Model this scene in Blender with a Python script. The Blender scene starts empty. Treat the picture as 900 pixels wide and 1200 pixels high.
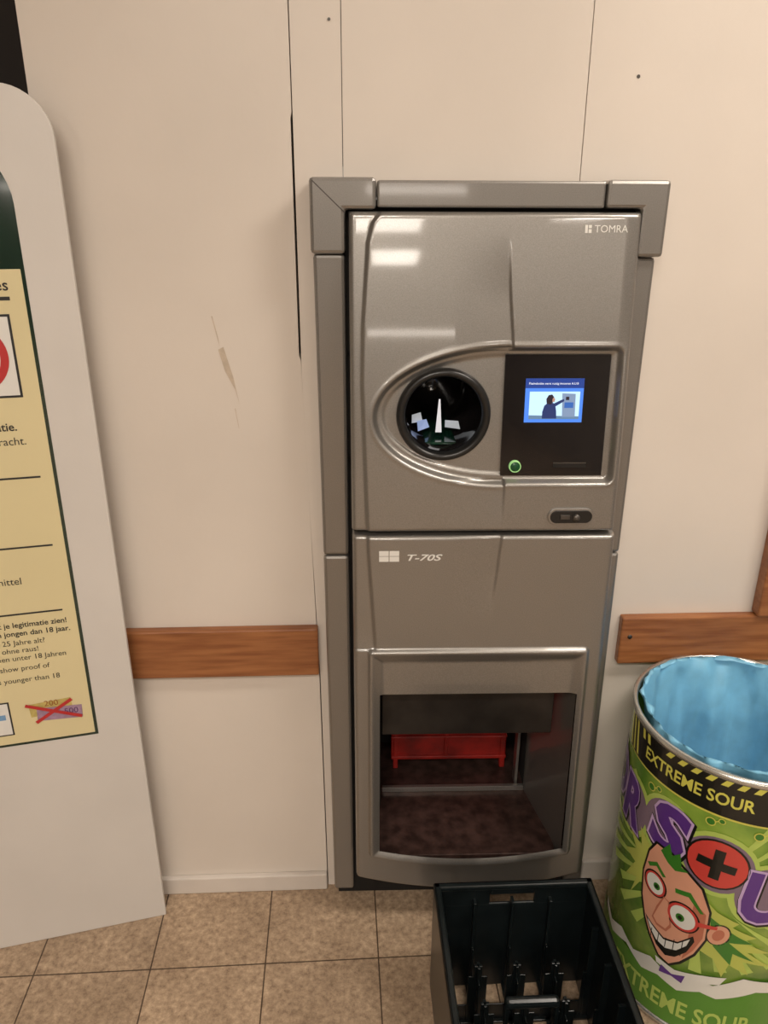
import bpy, bmesh, math, random
from mathutils import Vector, Matrix, Euler
random.seed(3)
scene=bpy.context.scene
try: scene.view_settings.view_transform='Standard'
except Exception: pass

def lin(c):
    c=c/255.0
    return c/12.92 if c<=0.04045 else ((c+0.055)/1.055)**2.4
def col(r,g,b): return (lin(r),lin(g),lin(b),1)
def S(a,b,t):
    u=(t-a)/(b-a); u=max(0,min(1,u)); return u*u*(3-2*u)
def interp(pts,t):
    pts=sorted(pts)
    if t<=pts[0][0]: return pts[0][1]
    for (a,va),(b,vb) in zip(pts,pts[1:]):
        if t<=b: return va+(vb-va)*(t-a)/(b-a)
    return pts[-1][1]

# ---------------- materials
def mat(name,c,rough=0.5,metal=0.0,noise=0.0,nscale=20,c2=None,bump=0.0,bscale=200,coat=0.0,emis=None,estr=0,stretch=None,spec=0.5):
    m=bpy.data.materials.new(name); m.use_nodes=True
    nt=m.node_tree; b=nt.nodes['Principled BSDF']
    b.inputs['Base Color'].default_value=c
    b.inputs['Roughness'].default_value=rough
    b.inputs['Metallic'].default_value=metal
    b.inputs['Coat Weight'].default_value=coat
    b.inputs['Coat Roughness'].default_value=0.05
    b.inputs['Specular IOR Level'].default_value=spec
    tc=nt.nodes.new('ShaderNodeTexCoord'); mp=nt.nodes.new('ShaderNodeMapping')
    nt.links.new(tc.outputs['Object'],mp.inputs[0])
    if stretch: mp.inputs['Scale'].default_value=stretch
    if c2 is None: c2=tuple(x*(1-noise) for x in c[:3])+(1,)
    n=nt.nodes.new('ShaderNodeTexNoise'); n.inputs['Scale'].default_value=nscale; n.inputs['Detail'].default_value=5
    nt.links.new(mp.outputs[0],n.inputs['Vector'])
    r=nt.nodes.new('ShaderNodeValToRGB'); r.color_ramp.elements[0].position=0.35; r.color_ramp.elements[1].position=0.65
    r.color_ramp.elements[0].color=c2; r.color_ramp.elements[1].color=c
    nt.links.new(n.outputs['Fac'],r.inputs[0]); nt.links.new(r.outputs[0],b.inputs['Base Color'])
    if bump>0:
        n2=nt.nodes.new('ShaderNodeTexNoise'); n2.inputs['Scale'].default_value=bscale; n2.inputs['Detail'].default_value=3
        nt.links.new(mp.outputs[0],n2.inputs['Vector'])
        bp=nt.nodes.new('ShaderNodeBump'); bp.inputs['Strength'].default_value=bump; bp.inputs['Distance'].default_value=0.002
        nt.links.new(n2.outputs['Fac'],bp.inputs['Height']); nt.links.new(bp.outputs[0],b.inputs['Normal'])
    if emis:
        b.inputs['Emission Color'].default_value=emis; b.inputs['Emission Strength'].default_value=estr
    return m
M_silver=mat('silver_paint',(0.31,0.296,0.275,1),0.38,0.75,0.18,600,coat=0.9)
M_silver2=mat('silver_frame',(0.28,0.266,0.247,1),0.38,0.7,0.14,600,coat=0.7)
M_dkmetal=mat('dark_metal',(0.10,0.09,0.08,1),0.4,0.6,0.3,30)
M_flap=mat('flap_metal',(0.05,0.043,0.038,1),0.35,0.5,0.4,14)
M_black=mat('black_plastic',(0.012,0.012,0.012,1),0.3,0,0.2,50)
M_gloss=mat('black_glass',(0.012,0.010,0.010,1),0.08,0,0.1,50)
M_gap=mat('dark_gap',(0.01,0.008,0.006,1),0.9,0,0.2,50)
M_tray=mat('rusty_tray',(0.085,0.048,0.040,1),0.3,0.3,0.6,35,bump=0.3,bscale=60)
M_red=mat('red_interior_glow',(0.30,0.014,0.010,1),0.4,0,0.7,14,emis=(.5,.02,.01,1),estr=.035)  # faint emission added to strengthen the red rack; no lamp there
M_white=mat('white_print',(0.75,0.74,0.70,1),0.5,0,0.02,50)
M_wall=mat('painted_panel',(0.72,0.652,0.58,1),0.42,0,0.07,2.5,bump=0.12,bscale=60,spec=0.4)
M_trimw=mat('white_trim',(0.68,0.62,0.56,1),0.45,0,0.1,8,bump=0.1)
M_wood=mat('rail_wood',(0.36,0.145,0.052,1),0.4,0,0,6,c2=(0.23,0.08,0.027,1),stretch=(1.2,8,14),bump=0.1)
M_crate=mat('crate_plastic',(0.008,0.012,0.013,1),0.28,0,0.3,30)
M_ceil=mat('ceiling_paint',(0.7,0.66,0.6,1),0.8,0,0.05,3)
M_room=mat('shop_wall',(0.36,0.33,0.30,1),0.8,0,0.3,2)
M_dark=mat('dark_brown',(0.02,0.012,0.008,1),0.7,0,0.3,5)

def obj(name,verts,faces,m,parent=None,smooth=False):
    me=bpy.data.meshes.new(name); me.from_pydata([tuple(v) for v in verts],[],faces); me.update()
    o=bpy.data.objects.new(name,me); scene.collection.objects.link(o)
    if m: me.materials.append(m)
    if parent: o.parent=parent
    if smooth:
        for p in me.polygons: p.use_smooth=True
    return o
def empty(name,loc=(0,0,0),rz=0):
    e=bpy.data.objects.new(name,None); e.location=loc; e.rotation_euler=(0,0,rz); e.empty_display_size=0.05
    scene.collection.objects.link(e); return e
BF=[(0,3,2,1),(4,5,6,7),(0,1,5,4),(1,2,6,5),(2,3,7,6),(3,0,4,7)]
def bv(x0,x1,y0,y1,z0,z1): return [(x0,y0,z0),(x1,y0,z0),(x1,y1,z0),(x0,y1,z0),(x0,y0,z1),(x1,y0,z1),(x1,y1,z1),(x0,y1,z1)]
def bevel(o,w,seg=2):
    md=o.modifiers.new('bevel','BEVEL'); md.width=w; md.segments=seg; md.limit_method='ANGLE'; md.angle_limit=math.radians(35)
    return o
def box(name,x0,x1,y0,y1,z0,z1,m,parent=None,bw=0.0):
    o=obj(name,bv(x0,x1,y0,y1,z0,z1),BF,m,parent)
    if bw: bevel(o,bw)
    return o
def boxes(name,lst,m,parent=None,bw=0.0):
    V=[];F=[]
    for b in lst:
        k=len(V); V+=bv(*b); F+=[tuple(i+k for i in f) for f in BF]
    o=obj(name,V,F,m,parent)
    if bw: bevel(o,bw)
    return o
def prism(name,pts,y0,y1,m,parent=None,bw=0.0,smooth=False):
    n=len(pts); V=[(p[0],y0,p[1]) for p in pts]+[(p[0],y1,p[1]) for p in pts]
    F=[tuple(range(n)),tuple(range(2*n-1,n-1,-1))]+[(i,i+n,(i+1)%n+n,(i+1)%n) for i in range(n)]
    o=obj(name,V,F,m,parent)
    if bw: bevel(o,bw)
    return o
def lathe(name,prof,m,parent=None,seg=96,axis='z',c=(0,0,0),wob=None,zwob=None):
    V=[];F=[];n=len(prof)
    for i in range(seg):
        a=2*math.pi*i/seg
        for k,(r,h) in enumerate(prof):
            rr=r+(wob(a,k) if wob else 0); hh=h+(zwob(a,k) if zwob else 0)
            if axis=='z': V.append((c[0]+rr*math.cos(a),c[1]+rr*math.sin(a),c[2]+hh))
            else: V.append((c[0]+rr*math.cos(a),c[1]+hh,c[2]+rr*math.sin(a)))
    for i in range(seg):
        j=(i+1)%seg
        for k in range(n-1):
            F.append((i*n+k,j*n+k,j*n+k+1,i*n+k+1))
    return obj(name,V,F,m,parent,True)
_tc={}
def textmesh(body,size,bold=0.0,shear=0.0):
    key=(body,bold,shear)
    if key in _tc: return _tc[key]
    cu=bpy.data.curves.new('t','FONT'); cu.body=body; cu.size=size; cu.offset=bold; cu.shear=shear; cu.resolution_u=3
    o=bpy.data.objects.new('t',cu); scene.collection.objects.link(o)
    dg=bpy.context.evaluated_depsgraph_get(); me=bpy.data.meshes.new_from_object(o.evaluated_get(dg))
    V=[v.co.copy() for v in me.vertices]; F=[tuple(p.vertices) for p in me.polygons]
    bpy.data.objects.remove(o); bpy.data.meshes.remove(me)
    _tc[key]=(V,F)
    return V,F
def textobj(name,body,width,mp,m,parent,height=None,bold=0.0,shear=0.0,align='L',size=None):
    V,F=textmesh(body,1.0,bold,shear)
    if not V: return
    x0=min(v.x for v in V);x1=max(v.x for v in V)
    s=width/(x1-x0) if width else size
    sy=s if height is None else height/0.7
    off=x0 if align=='L' else x1
    return obj(name,[mp((v.x-off)*s,v.y*sy) for v in V],F,m,parent)

# ---------------- camera
f=900.0; pitch=math.radians(21.5); yaw=math.radians(2.7); roll=math.radians(0.25)
C=Vector((0,-1.43,1.55))
fw=Vector((math.sin(yaw)*math.cos(pitch),math.cos(yaw)*math.cos(pitch),-math.sin(pitch)))
rt=Vector((math.cos(yaw),-math.sin(yaw),0)); up=rt.cross(fw)
c_,s_=math.cos(roll),math.sin(roll)
rt2=rt*c_+up*s_; up2=up*c_-rt*s_
R=Matrix((rt2,up2,-fw)).transposed()
cam=bpy.data.objects.new('camera',bpy.data.cameras.new('camera')); scene.collection.objects.link(cam)
cam.matrix_world=Matrix.Translation(C)@R.to_4x4()
cam.data.sensor_fit='VERTICAL'; cam.data.sensor_height=24; cam.data.lens=24*f/1200; cam.data.clip_start=0.02
scene.camera=cam

# ---------------- room shell
CZ=2.75; YB=-12.0
def panel(V,F,pts,y0,y1):
    k=len(V);n=len(pts)
    V+= [(p[0],y0,p[1]) for p in pts]+[(p[0],y1,p[1]) for p in pts]
    F+= [tuple(k+i for i in range(n)),tuple(k+i for i in range(2*n-1,n-1,-1))]+[(k+i,k+i+n,k+(i+1)%n+n,k+(i+1)%n) for i in range(n)]
WL=-.512
V=[];F=[]
panel(V,F,[(WL,0),(-.0678,0),(-.0718,.6),(-.0878,1.29),(-.091,1.30),(-.091,1.69),(-.0888,1.70),(-.0888,CZ),(WL,CZ)],0,.03)
panel(V,F,[(-.0655,0),(-.04,0),(-.04,1.57),(-.0055,1.57),(-.0055,CZ),(-.087,CZ),(-.087,1.2),(-.0695,.6)],0.001,.03)
panel(V,F,[(-.0043,1.57),(.4035,1.57),(.3965,CZ),(-.0043,CZ)],0.0,.03)
panel(V,F,[(.515,0),(2.2,0),(2.2,CZ),(.398,CZ),(.405,1.57),(.515,1.57)],0,.03)
wb=obj('wall_back',V,F,M_wall)
box('wall_core',WL,-.045,.031,.06,0,CZ,M_gap)
box('wall_core_over',-.045,2.2,.031,.06,1.62,CZ,M_gap)
box('wall_recess',-2.2,WL,.35,.40,0,CZ,M_dark)
box('floor',-2.2,2.2,YB,.9,-.05,0,None)
box('ceiling',-2.2,2.2,YB,.9,CZ,CZ+.05,M_ceil)
box('wall_left',-2.25,-2.2,YB,.9,0,CZ,M_room)
box('wall_right',2.2,2.25,YB,.9,0,CZ,M_room)
box('wall_front',-2.2,2.2,YB-.05,YB,0,CZ,M_room)
# floor material
m=bpy.data.materials.new('floor_tiles'); m.use_nodes=True; nt=m.node_tree; b=nt.nodes['Principled BSDF']
tc=nt.nodes.new('ShaderNodeTexCoord'); mp=nt.nodes.new('ShaderNodeMapping'); nt.links.new(tc.outputs['Object'],mp.inputs[0])
mp.inputs['Location'].default_value=(-.047,.205,0); mp.inputs['Rotation'].default_value=(0,0,math.radians(-.8))
br=nt.nodes.new('ShaderNodeTexBrick'); nt.links.new(mp.outputs[0],br.inputs['Vector'])
br.offset=0; br.inputs['Scale'].default_value=1; br.inputs['Brick Width'].default_value=.25; br.inputs['Row Height'].default_value=.25
br.inputs['Mortar Size'].default_value=.0018; br.inputs['Mortar Smooth'].default_value=.3
br.inputs['Color1'].default_value=(1,1,1,1); br.inputs['Color2'].default_value=(.88,.88,.88,1); br.inputs['Mortar'].default_value=(.16,.13,.11,1)
n=nt.nodes.new('ShaderNodeTexNoise'); n.inputs['Scale'].default_value=70; n.inputs['Detail'].default_value=8; n.inputs['Roughness'].default_value=.75
nt.links.new(tc.outputs['Object'],n.inputs['Vector'])
r=nt.nodes.new('ShaderNodeValToRGB'); r.color_ramp.elements[0].position=.3; r.color_ramp.elements[0].color=col(124,102,82)
r.color_ramp.elements[1].position=.7; r.color_ramp.elements[1].color=col(212,186,156)
nt.links.new(n.outputs['Fac'],r.inputs[0])
n3=nt.nodes.new('ShaderNodeTexNoise'); n3.inputs['Scale'].default_value=6; nt.links.new(tc.outputs['Object'],n3.inputs['Vector'])
r3=nt.nodes.new('ShaderNodeValToRGB'); r3.color_ramp.elements[0].color=(.72,.70,.68,1); r3.color_ramp.elements[1].color=(1,1,1,1)
r3.color_ramp.elements[0].position=.3; r3.color_ramp.elements[1].position=.6
nt.links.new(n3.outputs['Fac'],r3.inputs[0])
mx=nt.nodes.new('ShaderNodeMix'); mx.data_type='RGBA'; mx.blend_type='MULTIPLY'; mx.inputs['Factor'].default_value=1
nt.links.new(r.outputs[0],mx.inputs[6]); nt.links.new(br.outputs[0],mx.inputs[7])
mx2=nt.nodes.new('ShaderNodeMix'); mx2.data_type='RGBA'; mx2.blend_type='MULTIPLY'; mx2.inputs['Factor'].default_value=1
nt.links.new(mx.outputs[2],mx2.inputs[6]); nt.links.new(r3.outputs[0],mx2.inputs[7])
nt.links.new(mx2.outputs[2],b.inputs['Base Color']); b.inputs['Roughness'].default_value=.5
bpy.data.objects['floor'].data.materials.append(m)
# trims
box('trim_1',WL+.01,-.071,-.022,0,.620,.734,M_wood,None,.004)
box('trim_2',.575,1.9,-.022,0,.632,.745,M_wood,None,.004)
box('trim_3',.862,1.0,-.032,0,.747,2.1,M_wood,None,.004)
box('baseboard_left',WL+.01,-.068,-.014,0,0,.048,M_trimw,None,.003)
box('baseboard_right',.56,1.9,-.014,0,0,.06,M_trimw,None,.003)
# marks on the wall
M_scuff=mat('scuff',(0.60,0.50,0.39,1),.6,0,.2,60)
def flat(name,pts,y,m_,parent):
    return obj(name,[(p[0],y,p[1]) for p in pts],[tuple(range(len(pts)))],m_,parent)
flat('scuff_1',[(-.2462,1.37),(-.2440,1.37),(-.236,1.33),(-.2345,1.315),(-.239,1.335)],-.0006,M_scuff,wb)
flat('scuff_2',[(-.238,1.31),(-.228,1.315),(-.214,1.26),(-.205,1.205),(-.2115,1.235),(-.228,1.27)],-.0006,M_scuff,wb)
flat('scuff_3',[(-.215,1.20),(-.2135,1.20),(-.209,1.16),(-.2105,1.165)],-.0006,M_scuff,wb)
lathe('screw_hole_1',[(.0,-.0006),(.0025,-.0006)],M_dkmetal,wb,16,'y',(-.024,0,1.832))
lathe('screw_hole_2',[(.0,-.0006),(.003,-.0006)],M_dkmetal,wb,16,'y',(.487,0,1.757))
lathe('screw_1',[(.0,-.0235),(.005,-.0235),(.005,-.022)],M_dkmetal,None,16,'y',(.595,0,.70)).parent=bpy.data.objects['trim_2']

# ---------------- reverse vending machine
RV=empty('reverse_vending_machine',(-.052,-.020,0),math.radians(-1.2))
def heightfield(name,xs,zs,D,skip,m,back,warp=None):
    V=[];F=[];nx=len(xs);nz=len(zs)
    for z in zs:
        for x in xs:
            zz=z if not warp else warp(x,z)
            xx=x if not warp else x+ (0 if x<.3 else .016*max(0,min(1,(.987-z)/.85))*((x-.3)/.25))
            V.append((xx,-D(x,z),zz))
    for j in range(nz-1):
        for i in range(nx-1):
            if skip((xs[i]+xs[i+1])/2,(zs[j]+zs[j+1])/2): continue
            a=j*nx+i; F.append((a,a+1,a+nx+1,a+nx))
    per=[i for i in range(nx)]+[j*nx+nx-1 for j in range(1,nz)]+[(nz-1)*nx+i for i in range(nx-2,-1,-1)]+[j*nx for j in range(nz-2,0,-1)]
    k=len(V)
    for p in per: V.append((V[p][0],back,V[p][2]))
    for q in range(len(per)):
        q2=(q+1)%len(per); F.append((per[q],k+q,k+q2,per[q2]))
    o=obj(name,V,F,m,RV,True)
    return o
def lsp(a,b,step):
    n=max(1,int(round((b-a)/step))); return [a+(b-a)*i/n for i in range(n+1)]
UX0,UX1,UZ0,UZ1=.056,.546,.993,1.547
def ubase(z):
    t=max(0,(z-.991)/.556); return .100-.045*t**1.35
def edge(e,r):
    if e>=r: return 0
    e=max(e,0); return r-math.sqrt(max(0,r*r-(r-e)**2))
def sdbox(x,z,x0,x1,z0,z1,r):
    qx=abs(x-(x0+x1)/2)-(x1-x0)/2+r; qz=abs(z-(z0+z1)/2)-(z1-z0)/2+r
    return math.hypot(max(qx,0),max(qz,0))+min(max(qx,qz),0)-r
def sdell(x,z,cx,cz,a,b_):
    dx,dz=x-cx,z-cz; k=math.hypot(dx/a,dz/b_); g=math.hypot(dx/a/a,dz/b_/b_)
    return (k-1)*k/g if g>1e-6 else -b_
LB=[(.991,.087),(1.013,.085),(1.265,.077),(1.367,.079),(1.50,.088),(1.53,.096),(1.547,.110)]
def Dup(x,z):
    d=ubase(z)
    d-=edge(min(x-UX0,UX1-x),.010)+edge(min(z-UZ0,UZ1-z),.008)
    d-=.006*S(.004,-.004,x-interp(LB,z))
    d-=.004*S(.516,.546,x)*S(1.2,1.4,z)
    if 1.325<z<1.52:
        xc=interp([(1.331,.339),(1.42,.330),(1.512,.324)],z); amp=.006*S(1.52,1.40,z)
        d-=amp*S(.002,-.002,x-xc)*max(0,1-(xc-x)/.10)**1.5
    if z<1.09:
        amp=.004*S(.992,1.08,z); d-=amp*S(.002,-.002,x-.335)*max(0,1-(.335-x)/.12)
    sb=sdbox(x,z,.285,.533,1.085,1.330,.014)
    se=sdell(x,z,.335,1.2065,.240,.125) if x<.335 else 1
    sd=min(sb,se)
    d+=.0012*math.exp(-((sd-.003)/.0035)**2)
    lower=S(1.26,1.16,z)
    d-=.013*S(.001,-.010,sd)+.004*S(-.011,-.022,sd)*(1-lower)+.004*S(-.018,-.022,sd)*lower
    return d
HX,HZ,HR=.222,1.209,.079
heightfield('upper_door',lsp(UX0,UX1,.0022),lsp(UZ0,UZ1,.0022),Dup,lambda x,z:math.hypot(x-HX,z-HZ)<HR-.004,M_silver,-.01)
LZ0,LZ1=.110,.985
def warp(x,z):
    return z+.030*((x-.311)/.22)**2*S(.5,.2,z)*(1 if x<.311 else 1.15)
def Dlo(x,z):
    d=.100
    d-=edge(min(x-.057,.550-x),.010)+edge(min(z-LZ0,LZ1-z),.008)
    if z>.74:
        d-=.005*S(.004,-.004,x-interp([(.745,.100),(.966,.086)],z))*S(.70,.78,z)
        xc=interp([(.82,.324),(.982,.336)],z); amp=.0055*S(.80,.93,z)
        d-=amp*S(.002,-.002,x-xc)*max(0,1-(xc-x)/.10)**1.5
    sd=sdbox(x,z,.088,.517,.186,.741,.006)
    d+=.009*S(.003,-.002,sd)-.010*S(-.003,-.03,sd)
    return d
xs=lsp(.057,.109,.0022)[:-1]+lsp(.109,.503,.003)[:-1]+lsp(.503,.550,.0022)
zs=lsp(LZ0,.204,.0025)[:-1]+lsp(.204,.637,.006)[:-1]+lsp(.637,LZ1,.0025)
heightfield('lower_door',xs,zs,Dlo,lambda x,z:.109<x<.503 and .204<z<.637,M_silver,-.01,warp)
def P(n_,pts,y0,y1,m=M_silver2,bw=.004): return prism(n_,pts,y0,y1,m,RV,bw)
P('frame_corner_left',[(-.008,1.480),(.050,1.480),(.050,1.55),(.102,1.55),(.102,1.599),(-.008,1.599)],-.045,.018,bw=.006)
P('frame_header',[(.1035,1.553),(.4835,1.553),(.4835,1.595),(.1035,1.595)],-.040,.018)
P('frame_corner_right',[(.485,1.553),(.546,1.553),(.546,1.476),(.590,1.476),(.590,1.597),(.485,1.597)],-.045,.018,bw=.006)
P('frame_strip_left_top',[(-.001,.918),(.049,.918),(.049,1.479),(-.005,1.479)],-.035,.018,bw=.006)
P('frame_strip_left_bottom',[(.004,.045),(.050,.045),(.049,.9165),(-.001,.9165)],-.035,.018,bw=.006)
P('frame_strip_right_top',[(.548,.918),(.586,.918),(.584,1.475),(.548,1.475)],-.030,.018,bw=.006)
P('frame_strip_right_bottom',[(.552,.045),(.594,.045),(.586,.9165),(.550,.9165)],-.030,.018,bw=.006)
def groove(n_,x0,z0,x1,z1,y,w=.0009):
    d=Vector((x1-x0,z1-z0)).normalized(); nn=Vector((-d.y,d.x))*w
    obj(n_,[(x0-nn.x,y,z0-nn.y),(x1-nn.x,y,z1-nn.y),(x1+nn.x,y,z1+nn.y),(x0+nn.x,y,z0+nn.y)],[(0,1,2,3)],M_dkmetal,RV)
groove('mitre_left',-.003,1.594,.050,1.545,-.0452)
boxes('cabinet',[(.012,.572,-.012,.018,.66,1.12),(.012,.572,-.012,.018,1.30,1.565),(.012,.14,-.012,.018,1.1,1.31),(.31,.572,-.012,.018,1.1,1.31),
 (.012,.10,-.011,.35,.02,.70),(.512,.572,-.011,.35,.02,.70),(.012,.572,.018,.35,.70,1.12),(.012,.572,.018,.35,1.30,1.56),(.012,.572,.30,.35,1.1,1.31),(.012,.572,-.0,.35,.0,.16)],M_gap,RV)
# niche interior
boxes('niche_lining',[(.10,.51,-.085,.34,.64,.66)],M_dkmetal,RV)
obj('niche_wall_right',[(.516,-.094,.16),(.472,.121,.16),(.472,.121,.65),(.510,-.094,.65)],[(0,1,2,3)],M_silver2,RV)
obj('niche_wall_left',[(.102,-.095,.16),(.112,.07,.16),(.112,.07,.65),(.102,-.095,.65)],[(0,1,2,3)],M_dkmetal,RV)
box('niche_flap',.115,.487,-.024,-.018,.480,.66,M_flap,RV,.002)
box('return_tray',.105,.508,-.088,.12,.185,.200,M_tray,RV,.002)
box('tray_back_rail',.12,.472,.114,.124,.20,.214,M_silver,RV,.001)
box('inner_shelf',.10,.512,.124,.34,.185,.205,M_tray,RV)
box('inner_back_panel',.10,.512,.30,.335,.2,.65,M_gap,RV)
boxes('inner_side_panels',[(.10,.115,.07,.33,.2,.65),(.474,.512,.13,.33,.2,.65)],M_gap,RV)
boxes('inner_red_rack',[(.145,.44,.20,.21,.235,.42),(.145,.44,.195,.215,.40,.42),(.145,.44,.192,.212,.235,.245),(.145,.44,.192,.212,.30,.306),(.15,.162,.195,.215,.205,.42),(.28,.29,.195,.215,.235,.42),(.425,.438,.195,.215,.205,.42)],M_red,RV,.002)
boxes('inner_posts',[(.452,.459,.13,.16,.205,.62)],M_silver2,RV,.001)
# opening
pb=lambda z:ubase(z)-.018
py=-pb(1.209)
lathe('intake_ring',[(.0755,.012),(.0835,.006),(.0845,-.004),(.082,-.012),(.0765,-.015),(.071,-.012),(.0685,-.002),(.067,.02)],M_black,RV,axis='y',c=(HX,py,HZ))
lathe('intake_tube',[(.067,.0),(.067,.30),(.001,.30)],M_gloss,RV,axis='y',c=(HX,py,HZ))
M_g1=mat('glint_white',(.7,.7,.7,1),.4,0,.05,20,emis=(.9,.92,1,1),estr=.45)  # emissive plates imitate the pale reflections glimpsed inside the tube
M_g2=mat('glint_blue',(.5,.6,.7,1),.4,0,.05,20,emis=(.35,.5,1,1),estr=.4)
M_g3=mat('glint_pale',(.6,.6,.6,1),.4,0,.05,20,emis=(.8,.9,1,1),estr=.25)
obj('intake_glint_mid',[(HX-.007,.0,HZ-.052),(HX+.005,.0,HZ-.052),(HX+.001,.0,HZ+.012),(HX-.002,.0,HZ+.012)],[(0,1,2,3)],M_g1,RV)
obj('intake_glint_left',[(HX-.040,.0,HZ-.050),(HX-.016,.03,HZ-.050),(HX-.022,.03,HZ-.034),(HX-.042,.0,HZ-.030)],[(0,1,2,3)],M_g2,RV)
obj('intake_glint_left_plate',[(HX-.052,.0,HZ-.034),(HX-.030,.02,HZ-.036),(HX-.034,.02,HZ-.018),(HX-.052,.0,HZ-.018)],[(0,1,2,3)],M_g3,RV)
obj('intake_glint_right',[(HX+.014,.03,HZ-.050),(HX+.040,.0,HZ-.046),(HX+.036,.0,HZ-.030),(HX+.014,.03,HZ-.036)],[(0,1,2,3)],M_g3,RV)
box('intake_belt',HX-.03,HX+.03,-.04,.2,HZ-.0655,HZ-.060,mat('belt_green',(.01,.05,.03,1),.12,0,.5,40),RV,.002)
# control panel
PZ=lambda z:(pb(1.099)+(pb(1.314)-pb(1.099))*(z-1.099)/.215)
def pol(n_,pts,o0,m): return obj(n_,[(x,-PZ(z)-o0,z) for x,z in pts],[tuple(range(len(pts)))],m,RV)
def ppl(n_,x0,x1,z0,z1,o0,m,th=.0): return pol(n_,[(x0,z0),(x1,z0),(x1,z1),(x0,z1)],o0,m)
o=ppl('control_panel',.328,.514,1.098,1.315,.006,M_gloss)
md=o.modifiers.new('s','SOLIDIFY'); md.thickness=.012; md.offset=-1
def em(name,c,s):
    return mat(name,(0,0,0,1),.3,0,0,20,c2=(0,0,0,1),emis=c,estr=s)
ppl('screen',.366,.470,1.196,1.274,.0066,em('screen_blue',col(75,130,225),1.3))
ppl('screen_title_bar',.366,.470,1.257,1.274,.0069,em('screen_navy',col(40,70,150),1.0))
ppl('screen_picture',.374,.464,1.202,1.251,.0070,em('screen_pale',col(195,228,250),1.3))
E1=em('scr_jacket',col(45,60,110),1);E2=em('scr_hair',col(45,35,45),1);E3=em('scr_skin',col(200,150,130),1);E4=em('scr_mach',col(140,160,190),1);E5=em('scr_machblue',col(60,110,190),1);E6=em('scr_floor',col(110,140,170),1)
pol('screen_floor',[(.374,1.202),(.464,1.202),(.464,1.207),(.374,1.209)],.00715,E6)
pol('screen_machine',[(.434,1.206),(.457,1.206),(.456,1.247),(.432,1.248)],.0072,E4)
pol('screen_machine_front',[(.437,1.222),(.453,1.222),(.453,1.232),(.437,1.232)],.0073,E5)
pol('screen_machine_hole',[(.439,1.236),(.445,1.236),(.445,1.242),(.439,1.242)],.0073,E2)
pol('screen_person_body',[(.398,1.203),(.424,1.203),(.423,1.216),(.421,1.226),(.417,1.231),(.408,1.232),(.401,1.226),(.398,1.215)],.0074,E1)
pol('screen_person_arm',[(.416,1.229),(.420,1.224),(.436,1.234),(.436,1.238),(.430,1.236)],.0075,E1)
pol('screen_person_hair',[(.405,1.230),(.404,1.238),(.408,1.245),(.414,1.246),(.418,1.241),(.417,1.233),(.412,1.228)],.0076,E2)
pol('screen_person_face',[(.415,1.233),(.419,1.233),(.420,1.238),(.417,1.241),(.415,1.238)],.0077,E3)
def pmap(x0,z0,o0): return lambda x,y:(x0+x,-PZ(z0+y)-o0,z0+y)
textobj('screen_text','Flasheboden eerst rustig invoeren A.U.B',.088,pmap(.372,1.2635,.0071),em('scr_txt',(1,1,1,1),1.2),RV)
lathe('start_button',[(.0,-.010),(.0085,-.010),(.0095,-.007),(.0095,0)],mat('button_green',(.01,.08,.03,1),.3,0,.1,20),RV,seg=32,axis='y',c=(.354,-pb(1.116)-.001,1.116))
lathe('start_button_ring',[(.0090,-.0101),(.0090,-.0108),(.0108,-.0108),(.0112,-.004)],mat('button_ring',(.3,.5,.2,1),.3,.0,.1,20,emis=(.3,.7,.25,1),estr=.4),RV,seg=32,axis='y',c=(.354,-pb(1.116)-.001,1.116))
ppl('receipt_slot',.424,.484,1.113,1.120,.0072,M_gap)
ppl('receipt_slot_lip',.424,.484,1.1205,1.123,.0074,M_dkmetal)
def oval(cx,cz,w,h,n=40):
    r=h/2; pts=[]
    for i in range(n):
        a=2*math.pi*i/n; pts.append((cx+(w/2-r)*(1 if math.cos(a)>0 else -1)+r*math.cos(a),cz+r*math.sin(a)))
    return pts
P('lock_rim',oval(.461,1.024,.086,.032),-.1035,-.09,M_silver,.001)
P('lock_recess',oval(.461,1.024,.078,.025),-.1045,-.09,M_black,.001)
lathe('lock_cylinder',[(.0,-.006),(.006,-.006),(.007,0)],M_dkmetal,RV,seg=24,axis='y',c=(.470,-.1045,1.023))
box('lock_latch',.440,.458,-.1075,-.104,1.020,1.029,M_dkmetal,RV,.001)
umap=lambda x0,z0:(lambda x,y:(x0+x,-Dup(x0+x,z0+y)-.0006,z0+y))
lmap=lambda x0,z0:(lambda x,y:(x0+x,-Dlo(x0+x,z0+y)-.0006,z0+y))
textobj('maker_lettering','TOMRA',.056,umap(.465,1.516),M_white,RV,height=.0115)
for i,(x0,x1,z0,z1) in enumerate([(.449,.4535,1.515,1.5275),(.455,.460,1.515,1.521),(.455,.460,1.5225,1.5275)]):
    obj('maker_badge_%d'%i,[umap(0,0)(x,z) for x,z in [(x0,z0),(x1,z0),(x1,z1),(x0,z1)]],[(0,1,2,3)],M_white,RV)
textobj('model_lettering','T-70S',.066,lmap(.160,.936),M_white,RV,height=.0125,bold=.02,shear=.3)
for i,(a,b_) in enumerate([(0,0),(1,0),(0,1),(1,1)]):
    x0=.107+a*.0195; z0=.934+b_*.0115
    obj('model_badge_%d'%i,[lmap(0,0)(x,z) for x,z in [(x0,z0),(x0+.018,z0),(x0+.018,z0+.0105),(x0,z0+.0105)]],[(0,1,2,3)],M_white,RV)

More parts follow.
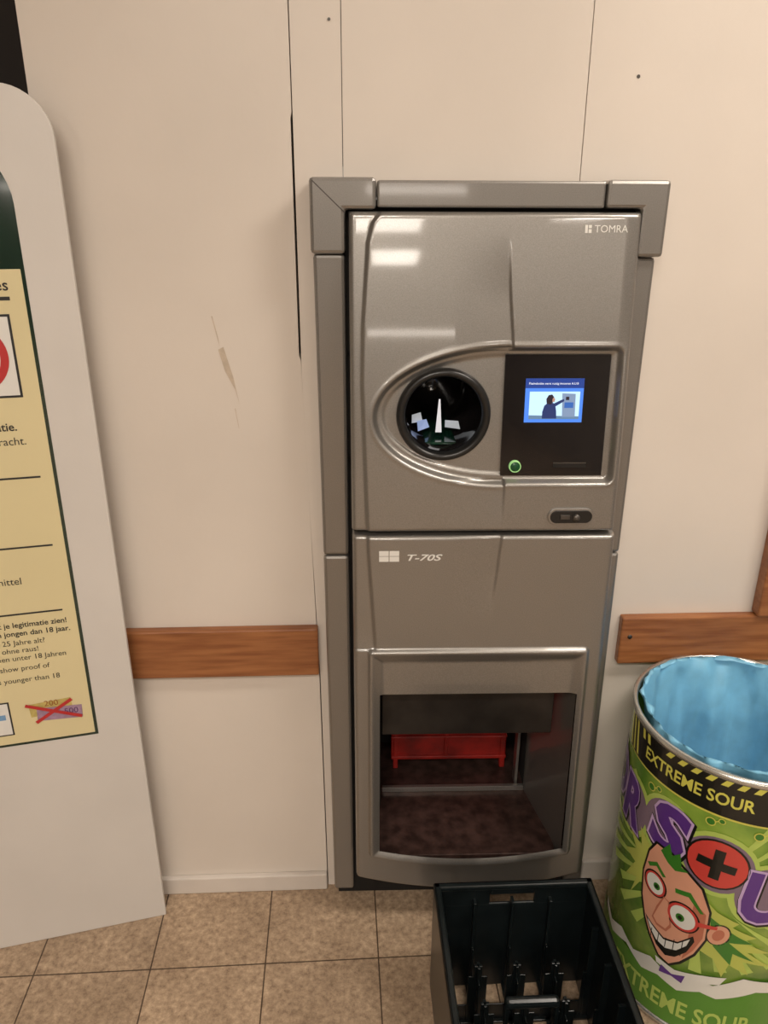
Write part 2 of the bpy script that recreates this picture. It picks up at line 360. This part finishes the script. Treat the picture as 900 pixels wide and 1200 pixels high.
# ---------------- information board
BD=empty('information_board',(-.446,-.071,0),math.atan2(.075,.353))
M_bw=mat('board_white',(0.66,0.625,0.585,1),.45,0,.06,4,bump=.05)
M_gr=mat('board_green',(0.012,0.035,0.022,1),.12,0,.3,6,coat=.5)
M_yel=mat('poster_yellow',(0.72,0.63,0.37,1),.4,0,.04,3)
M_ink=mat('poster_ink',(0.02,0.02,0.02,1),.6,0,0,10)
M_redp=mat('poster_red',(0.50,0.03,0.03,1),.5,0,.1,10)
def rr(x0,x1,z0,z1,r0,n=10,rb=0.0):
    pts=[]
    for cx,cz,a0,r in [(x0,z0,180,rb),(x1,z0,270,rb),(x1,z1,0,r0),(x0,z1,90,r0)]:
        if r==0: pts.append((cx,cz)); continue
        ccx=cx+r if cx==x0 else cx-r; ccz=cz+r if cz==z0 else cz-r
        for i in range(n+1):
            a=math.radians(a0+90*i/n); pts.append((ccx+r*math.cos(a),ccz+r*math.sin(a)))
    return pts
p=rr(-.80,-.010,0,1.727,.075)
p=[(x+(.010 if (x>-.3 and z<.01) else 0),z) for x,z in p]
prism('board_panel',p,0,.018,M_bw,BD,.002)
flat('board_green_field',rr(-.71,-.084,.535,1.655,.10),-.0006,M_gr,BD)
flat('poster_sheet',rr(-.70,-.090,.541,1.457,.001),-.0012,M_yel,BD)
obj('board_stand',[(-.5,.018,.9),(-.46,.018,.9),(-.46,.20,0),(-.5,.20,0),(-.5,.03,.9),(-.46,.03,.9),(-.46,.215,0),(-.5,.215,0)],[(0,1,2,3),(7,6,5,4),(0,3,7,4),(1,5,6,2),(0,4,5,1),(3,2,6,7)],M_bw,BD)
def bx(n_,x0,x1,z0,z1,m_,k=1): flat(n_,[(x0,z0),(x1,z0),(x1,z1),(x0,z1)],-.0012-.0005*k,m_,BD)
for i,(zz,x1,th) in enumerate([(1.408,-.113,.006),(1.099,-.112,.0035),(.965,-.111,.0035),(.829,-.113,.0035)]):
    bx('poster_rule_%d'%i,-.66,x1,zz,zz+th,M_ink)
def bt(n_,s,xr,z,size,bold=0.0,m_=None):
    textobj(n_,s,None,lambda x,y:(xr+x,-.0018,z+y),m_ or M_ink,BD,bold=bold,align='R',size=size)
bt('poster_title','Huisregels - Hausregeln - House rules',-.113,1.424,.026,.01)
bt('poster_t1','Geen alcohol onder 18 jaar zonder legitimatie.',-.137,1.188,.0205,.014)
bt('poster_t2','Flessen en kratten worden niet teruggebracht.',-.126,1.162,.020)
bt('poster_t3','Drogen, Tabak und Arzneimittel',-.176,.893,.020)
bt('poster_t4','Ben je jonger dan 25? Laat je legitimatie zien!',-.109,.803,.0156,.014)
bt('poster_t5','Wij verkopen geen alcohol en tabak aan jongen dan 18 jaar.',-.105,.785,.0156,.014)
bt('poster_t6','Bist du noch nicht 25 Jahre alt?',-.154,.765,.0156)
bt('poster_t7','Zeige deinen Ausweis, komm nicht ohne raus!',-.168,.748,.0156)
bt('poster_t8','Kein Alkohol an Personen unter 18 Jahren',-.120,.731,.0156)
bt('poster_t9','Are you under 25? You are asked to show proof of',-.153,.708,.0156)
bt('poster_t10','age. We do not sell to customers younger than 18',-.138,.682,.0156)
bx('sign_border',-.262,-.118,1.246,1.386,M_ink); bx('sign_field',-.258,-.122,1.250,1.382,M_white,2)
def ring(n_,cx,cz,r0,r1,k,m_,n=48):
    V=[];F=[]
    for i in range(n):
        a=2*math.pi*i/n; V+=[(cx+r0*math.cos(a),-.0012-.0005*k,cz+r0*math.sin(a)),(cx+r1*math.cos(a),-.0012-.0005*k,cz+r1*math.sin(a))]
    for i in range(n):
        j=(i+1)%n; F.append((2*i,2*i+1,2*j+1,2*j))
    obj(n_,V,F,m_,BD)
ring('prohibition_ring',-.190,1.316,.047,.060,4,M_redp)
flat('prohibition_bar',[(-.232,1.350),(-.226,1.357),(-.148,1.282),(-.154,1.275)],-.0033,M_redp,BD)
bx('sign_bottle',-.205,-.175,1.285,1.335,M_ink,3); bx('sign_bottle_neck',-.195,-.185,1.335,1.355,M_ink,3)
bx('picture_card_border',-.36,-.240,.562,.640,M_ink); bx('picture_card',-.357,-.243,.565,.637,M_white,2)
bx('picture_card_stripe',-.35,-.25,.60,.612,mat('card_blue',col(120,160,200),.5,0,.05,10),3)
def rq(n_,cx,cz,w,h,a,m_,k):
    a=math.radians(a); c,s=math.cos(a),math.sin(a)
    flat(n_,[(cx+x*c-z*s,cz+x*s+z*c) for x,z in [(-w/2,-h/2),(w/2,-h/2),(w/2,h/2),(-w/2,h/2)]],-.0012-.0005*k,m_,BD)
M_n2=mat('note_yellow',col(205,185,110),.5,0,.25,90); M_n5=mat('note_purple',col(170,140,165),.5,0,.25,90)
rq('banknote_200',-.165,.615,.080,.030,4,M_n2,1); rq('banknote_500',-.150,.600,.085,.030,-3,M_n5,2)
for i,(s,x,z,k) in enumerate([('200',-.150,.620,3),('500',-.115,.596,3)]):
    textobj('note_value_%d'%i,s,.026,lambda X,Y,x=x,z=z:(x+X,-.0029,z+Y),mat('note_ink_%d'%i,col(150,90,40) if i==0 else col(90,50,100),.5,0,0,10),BD,align='R')
rq('cross_1',-.160,.607,.085,.007,32,M_redp,5); rq('cross_2',-.160,.607,.110,.007,-22,M_redp,6)

# ---------------- crate
CR=empty('bottle_crate',(.3185,-.472,0))
w,l,h=.161,.201,.29; t=.007
L=[]
for sx in (-1,1):
    x0,x1=(sx*w-(t if sx>0 else 0)),(sx*w+(t if sx<0 else 0))
    L+= [(x0,x1,-l,l,.0,h)]
    L+= [(sx*w-(.014 if sx>0 else 0),sx*w+(.014 if sx<0 else 0),-l,l,h-.012,h)]
for sy in (-1,1):
    y0,y1=(sy*l-(t if sy>0 else 0)),(sy*l+(t if sy<0 else 0))
    L+= [(-w,w,y0,y1,0,.235),(-w,-.045,y0,y1,.23,h),(.045,w,y0,y1,.23,h),(-.045,.045,y0,y1,.258,h)]
    L+= [(-w,w,sy*l-(.014 if sy>0 else 0),sy*l+(.014 if sy<0 else 0),h-.012,h)]
boxes('crate_shell',L,M_crate,CR,.003)
L=[]
nx,ny=4,5
cx=[-w+t+(2*w-2*t)*i/nx for i in range(nx+1)]; cy=[-l+t+(2*l-2*t)*i/ny for i in range(ny+1)]
for x in cx[1:-1]:
    for j in range(ny):
        a,b_=cy[j],cy[j+1]; g=(b_-a)*.25
        L+=[(x-.0015,x+.0015,a,a+g,.004,.13),(x-.0015,x+.0015,b_-g,b_,.004,.13),(x-.0015,x+.0015,a+g,b_-g,.004,.05)]
for y in cy[1:-1]:
    for j in range(nx):
        a,b_=cx[j],cx[j+1]; g=(b_-a)*.25
        L+=[(a,a+g,y-.0015,y+.0015,.004,.13),(b_-g,b_,y-.0015,y+.0015,.004,.13),(a+g,b_-g,y-.0015,y+.0015,.004,.05)]
for x in cx[1:-1]:
    for y in cy[1:-1]:
        L.append((x-.008,x+.008,y-.003,y+.003,.1,.16)); L.append((x-.003,x+.003,y-.008,y+.008,.1,.16))
for x in cx[1:-1]: L.append((x-.009,x+.009,-l+t,l-t,.002,.008))
for y in cy[1:-1]: L.append((-w+t,w-t,y-.009,y+.009,.002,.008))
for y in cy[1:-1]:
    for sx in(-1,1): L.append((sx*w-(.02 if sx>0 else -.002),sx*w+(.02 if sx<0 else -.002),y-.003,y+.003,.002,.25))
for x in cx[1:-1]:
    for sy in(-1,1): L.append((x-.003,x+.003,sy*l-(.02 if sy>0 else -.002),sy*l+(.02 if sy<0 else -.002),.002,.25))
boxes('crate_dividers',L,M_crate,CR,.001)
box('crate_handle',-.05,.05,-.009,.009,.202,.222,M_crate,CR,.007)
boxes('crate_handle_legs',[(-.05,-.042,-.006,.006,.05,.215),(.042,.05,-.006,.006,.05,.215)],M_crate,CR,.002)

# ---------------- bin
BC=(.76,-.225); BR=.205; BH=.65
BN=empty('waste_bin',(BC[0],BC[1],0))
M_tin=mat('tin_print_green',col(86,134,46),.25,0,0,9,c2=col(150,182,74),coat=.4)
M_rim=mat('tin_rim',(.62,.62,.58,1),.25,.8,.05,30)
lathe('bin_body',[(.001,.004),(BR-.004,.004),(BR,.010),(BR,BH-.012)],M_tin,BN,128)
lathe('bin_base_bead',[(BR-.002,0),(BR+.004,0),(BR+.006,.006),(BR+.004,.012),(BR,.013)],M_rim,BN,128)
lathe('bin_rim',[(BR,BH-.014),(BR+.005,BH-.012),(BR+.006,BH-.005),(BR+.003,BH),(BR-.003,BH),(BR-.005,BH-.006),(BR-.004,BH-.03)],M_rim,BN,128)
M_bag=mat('blue_bag',(.24,.60,.86,1),.42,0,.15,25,bump=.7,bscale=18)
M_bag.node_tree.nodes['Principled BSDF'].inputs['Transmission Weight'].default_value=.1
def wob(a,k):
    return (.003*math.sin(9*a+k)+.0025*math.sin(17*a-1.3*k)+.002*math.sin(31*a+2*k)+.003*math.sin(5*a+.8*k))*(1 if k>1 else .5)*(1+.2*k) - (.012 if k>3 else .003)
def zw(a,k):
    return (.004*math.sin(3*a+.6)+.002*math.sin(11*a)-.001) if k<3 else 0
lathe('bin_liner',[(BR-.014,BH+.002),(BR-.011,BH+.009),(BR-.0125,BH+.004),(BR-.016,BH-.02),(BR-.018,BH-.07),(BR-.022,BH-.13),(BR-.03,BH-.25),(BR-.05,BH-.4),(BR-.1,BH-.47),(.001,BH-.48)],M_bag,BN,240,wob=wob,zwob=zw)
PH0=math.radians(-122.2)
def decal(name,V2,F,m_,layer,maxe=.012):
    bm=bmesh.new(); vs=[bm.verts.new((a,b_,0)) for a,b_ in V2]
    for f_ in F:
        try: bm.faces.new([vs[i] for i in f_])
        except Exception: pass
    bmesh.ops.triangulate(bm,faces=bm.faces[:])
    for it in range(6):
        es=[e for e in bm.edges if abs(e.verts[0].co.x-e.verts[1].co.x)>maxe]
        if not es: break
        bmesh.ops.subdivide_edges(bm,edges=es,cuts=1)
        bmesh.ops.triangulate(bm,faces=[q for q in bm.faces if len(q.verts)>3])
    rr_=BR+.0007+.00035*layer
    for v in bm.verts:
        s,z=v.co.x,v.co.y; a=PH0+s/BR
        v.co=(rr_*math.cos(a),rr_*math.sin(a),z)
    bmesh.ops.recalc_face_normals(bm,faces=bm.faces[:])
    me=bpy.data.meshes.new(name); bm.to_mesh(me); bm.free(); me.materials.append(m_)
    o=bpy.data.objects.new(name,me); scene.collection.objects.link(o); o.parent=BN
    return o
def dpoly(name,pts,m_,layer):
    return decal(name,[(a/1000,b_/1000) for a,b_ in pts],[tuple(range(len(pts)))],m_,layer)
def dell(name,cx,cz,rx,rz,m_,layer,rot=0,n=28):
    c,s=math.cos(math.radians(rot)),math.sin(math.radians(rot)); pts=[]
    for i in range(n):
        a=2*math.pi*i/n; x=rx*math.cos(a);z=rz*math.sin(a); pts.append((cx+x*c-z*s,cz+x*s+z*c))
    return dpoly(name,pts,m_,layer)
def dtext(name,s_,cx,cz,w,h,m_,layer,bold=0,rot=0):
    V,F=textmesh(s_,1.0,bold)
    x0=min(v.x for v in V);x1=max(v.x for v in V);y0=min(v.y for v in V);y1=max(v.y for v in V)
    c,s=math.cos(math.radians(rot)),math.sin(math.radians(rot)); Q=[]
    for v in V:
        X=((v.x-x0)/(x1-x0)-.5)*w;Z=((v.y-y0)/(y1-y0)-.5)*h
        Q.append(((cx+X*c-Z*s)/1000,(cz+X*s+Z*c)/1000))
    return decal(name,Q,F,m_,layer)
def pm(n_,r_,g_,b_): return mat('print_'+n_,col(r_,g_,b_),.3,0,.05,15,coat=.3)
K=pm('black',22,24,20);Yl=pm('yellow',215,212,95);Pu=pm('purple',92,54,136);Wh=pm('white',225,225,218);Rd=pm('red',205,70,62)
Sk=pm('skin',222,162,134);Sk2=pm('skin_shade',190,115,90);Gn=pm('green',60,125,42);Hr=pm('hair',186,196,92);Lg=pm('lime',180,205,100);Gy=pm('lilac',196,170,214);Bg=pm('bottom_green',84,142,44);Mv=pm('mauve',128,110,128)
for i in range(34):
    a=math.radians(i*360/34); r0,r1=90,230+40*random.random()
    c0,cz0=(-20,390); da=math.radians(2.6)
    pts=[(c0+r0*math.cos(a),cz0+r0*.8*math.sin(a)),(c0+r1*math.cos(a-da),cz0+r1*.8*math.sin(a-da)),(c0+r1*math.cos(a+da),cz0+r1*.8*math.sin(a+da))]
    if max(p_[1] for p_ in pts)<560 and min(p_[1] for p_ in pts)>130: dpoly('ray_%d'%i,pts,Lg,0)
dpoly('bottom_zone',[(-300,14),(300,14),(300,165),(190,175),(90,160),(0,140),(-100,120),(-300,118)],Bg,1)
for i,(a_,b_,c0,d0) in enumerate([(-190,455,62,70),(-95,470,62,70),(5,450,70,72),(95,400,66,76),(185,385,60,72)]):
    dell('glow_outer_%d'%i,a_,b_,c0,d0,Lg,2)
for i,(a_,b_,c0,d0) in enumerate([(-190,455,50,60),(-95,470,52,62),(5,450,62,62),(95,400,54,66),(185,385,50,62)]):
    dell('glow_inner_%d'%i,a_,b_,c0,d0,Mv,3)
# banner
dpoly('banner_edge',[(-235,558),(120,553),(128,642),(-235,642)],Yl,1)
dpoly('banner',[(-240,563),(116,558),(124,638),(-240,638)],K,4)
for i in range(5):
    s0=-236+i*17; dpoly('hazard_l%d'%i,[(s0,566),(s0+8,566),(s0-6,634),(s0-14,634)] if i<3 else [(s0,615),(s0+8,615),(s0+4,634),(s0-4,634)],Yl,5)
for i in range(9):
    s0=-120+i*26; dpoly('hazard_t%d'%i,[(s0,624),(s0+12,624),(s0+20,636),(s0+8,636)],Yl,5)
dtext('banner_text','EXTREME SOUR',-62,596,212,26,Yl,6,bold=.02)
for i,(cx_,cz_) in enumerate([(-140,535),(-20,540),(60,535)]):
    dell('doodle_a%d'%i,cx_,cz_,9,9,Yl,3); dell('doodle_b%d'%i,cx_,cz_,7,7,Gn,4)
    dell('doodle_c%d'%i,cx_+18,cz_+8,6,6,Yl,3); dell('doodle_d%d'%i,cx_+18,cz_+8,4.5,4.5,Gn,4)
    dpoly('doodle_e%d'%i,[(cx_+8,cz_+2),(cx_+13,cz_+5),(cx_+12,cz_+7),(cx_+7,cz_+4)],Yl,3)
def letter(ch,cx_,cz_,w_,h_,rot):
    dtext('letter_outline_'+ch,ch,cx_+2,cz_-3,w_+16,h_+16,K,4,bold=.09,rot=rot)
    dtext('letter_white_'+ch,ch,cx_,cz_,w_+10,h_+10,Gy,5,bold=.075,rot=rot)
    dtext('letter_fill_'+ch,ch,cx_,cz_,w_,h_,Pu,6,bold=.045,rot=rot)
letter('D',-262,480,70,108,4)
letter('R',-186,458,68,108,-4)
letter('S',-88,474,74,110,-8)
letter('U',96,395,82,116,-6)
letter('P',186,380,72,108,-8)
dell('letter_o_rim',4,452,55,55,K,5); dell('letter_o',4,452,51,51,Rd,6)
dpoly('o_plus_v',[(-7,418),(11,418),(15,486),(-3,486)],K,7); dpoly('o_plus_h',[(-31,444),(35,440),(37,458),(-29,462)],K,8)
# professor face
dpoly('hair_left',[(-120,330),(-150,262),(-140,310),(-172,290),(-150,340),(-185,345),(-152,372),(-178,400),(-140,392),(-150,430),(-115,405),(-95,360)],Hr,7)
dpoly('hair_right',[(-20,380),(20,345),(60,330),(50,318),(95,300),(70,290),(125,262),(85,262),(135,225),(80,238),(95,205),(58,225),(50,190),(30,230),(5,240)],Hr,7)
dpoly('hair_right_shade',[(10,330),(60,300),(90,285),(50,280),(100,240),(60,255),(60,225),(25,262)],Gn,8)
dpoly('face_outline',[(-108,432),(-72,432),(-40,412),(-8,388),(12,340),(14,270),(0,222),(-22,185),(-42,164),(-66,172),(-92,208),(-108,240),(-122,285),(-128,345),(-122,400)],K,8)
dpoly('face',[(-105,427),(-74,427),(-42,407),(-12,384),(8,338),(10,270),(-4,225),(-25,190),(-43,170),(-64,177),(-88,210),(-104,243),(-118,287),(-124,345),(-118,398)],Sk,9)
dell('ear_outline',30,292,20,28,K,8,-20); dell('ear',30,292,17,25,Sk,9,-20); dell('ear_in',30,292,9,15,Sk2,10,-20)
dpoly('tuft',[(-95,420),(-80,448),(-72,425),(-58,440),(-52,412),(-38,408),(-62,396),(-78,404)],Gn,10)
dpoly('cheek',[(-20,350),(4,330),(6,272),(-6,232),(-22,200),(-18,255)],Sk2,10)
dpoly('brow_l',[(-118,372),(-98,388),(-76,368),(-82,364),(-98,378),(-112,366)],Gn,11)
dpoly('brow_r',[(-56,358),(-28,366),(0,330),(-6,328),(-30,354),(-54,348)],Gn,11)
dell('glass_l_rim',-95,336,25,29,K,11,20); dell('glass_l_red',-95,336,22,26,Rd,12,20); dell('eye_l',-95,336,18,22,Wh,13,20); dell('iris_l',-90,334,7,8,Gn,14); dell('pupil_l',-90,334,3.5,4,K,15)
dell('glass_r_rim',-34,300,31,34,K,11,20); dell('glass_r_red',-34,300,28,31,Rd,12,20); dell('eye_r',-34,300,23,26,Wh,13,20); dell('iris_r',-38,298,8,9,Gn,14); dell('pupil_r',-38,298,4,4.5,K,15)
dpoly('glass_arm',[(-8,306),(26,312),(26,304),(-6,296)],Rd,12)
dpoly('nose_line',[(-74,322),(-62,318),(-50,262),(-58,244),(-78,244),(-90,256),(-84,290)],Sk2,11)
dpoly('nose',[(-72,320),(-64,316),(-54,266),(-60,250),(-78,250),(-87,260),(-80,290)],Sk,12)
dpoly('mouth',[(-104,250),(-88,240),(-60,226),(-34,236),(-10,268),(-6,256),(-16,222),(-34,196),(-52,186),(-72,198),(-90,224)],K,11)
dpoly('teeth',[(-98,244),(-86,236),(-60,222),(-34,232),(-14,258),(-18,238),(-34,214),(-54,204),(-74,210),(-90,228)],Wh,12)
for i in range(5): 
    x=-86+i*15; dpoly('tooth_gap_%d'%i,[(x,230+8*(i>2)*(i-2)),(x+1.5,230+8*(i>2)*(i-2)),(x+1.5,206),(x,206)],K,13)
dpoly('collar',[(-70,168),(-30,162),(20,180),(60,190),(50,168),(10,156),(-30,148),(-66,154)],Wh,7)
dpoly('bow_tie',[(-56,156),(-34,148),(-10,160),(-14,138),(-34,143),(-58,136)],Pu,8)
pts=[(-240,150),(-200,128),(-160,150),(-120,132),(-80,154),(-50,144),(0,168),(40,160),(90,192),(140,180),(190,210),(240,190)]
low=[(240,165),(200,178),(150,150),(120,156),(80,140),(50,128),(20,134),(-20,112),(-60,122),(-95,108),(-140,128),(-190,106),(-240,130)]
dpoly('torn_strip',pts+low,Wh,3)
dtext('base_text','EXTREME SOUR',-20,66,290,44,Lg,3,bold=.02)

# ---------------- lights
def fixture(name,x,y,sx,sy,power,c=(1,.905,.80),emi=6):
    e=empty(name,(x,y,CZ))
    box('housing',-sx/2-.03,sx/2+.03,-sy/2-.03,sy/2+.03,-.05,0,M_ceil,e)
    box('diffuser',-sx/2,sx/2,-sy/2,sy/2,-.056,-.049,mat('diffuser_'+name,(.9,.9,.9,1),.5,0,0,5,emis=(c[0],c[1],c[2],1),estr=emi),e)
    if power:
        ld=bpy.data.lights.new(name+'_lamp','AREA'); ld.shape='RECTANGLE'; ld.size=sx; ld.size_y=sy; ld.energy=power; ld.color=c
        lo=bpy.data.objects.new(name+'_lamp',ld); scene.collection.objects.link(lo); lo.parent=e; lo.location=(0,0,-.06)
fixture('ceiling_light',1.3,-.9,.9,.3,27)
fixture('ceiling_light.001',-.3,-2.4,.9,.3,42)
fixture('ceiling_light.002',.1,-5.9,.64,.75,0,emi=20)
fixture('ceiling_light.003',.22,-8.1,.54,1.2,0,emi=23)
fixture('ceiling_light.004',-1.6,-5,.4,1.2,40)
fixture('ceiling_light.005',1.7,-5,.4,1.2,40)
box('streak_bar',-.18,1.42,YB,YB+.08,1.79,1.90,mat('streak_bar_glow',(.9,.9,.9,1),.5,0,0,5,emis=(1,.9,.8,1),estr=12),bpy.data.objects['wall_front'])  # unseen glowing bar added on far wall for the streak on the upper door
w_=bpy.data.worlds.new('world'); scene.world=w_; w_.use_nodes=True
w_.node_tree.nodes['Background'].inputs[0].default_value=(.9,.8,.7,1); w_.node_tree.nodes['Background'].inputs[1].default_value=.3
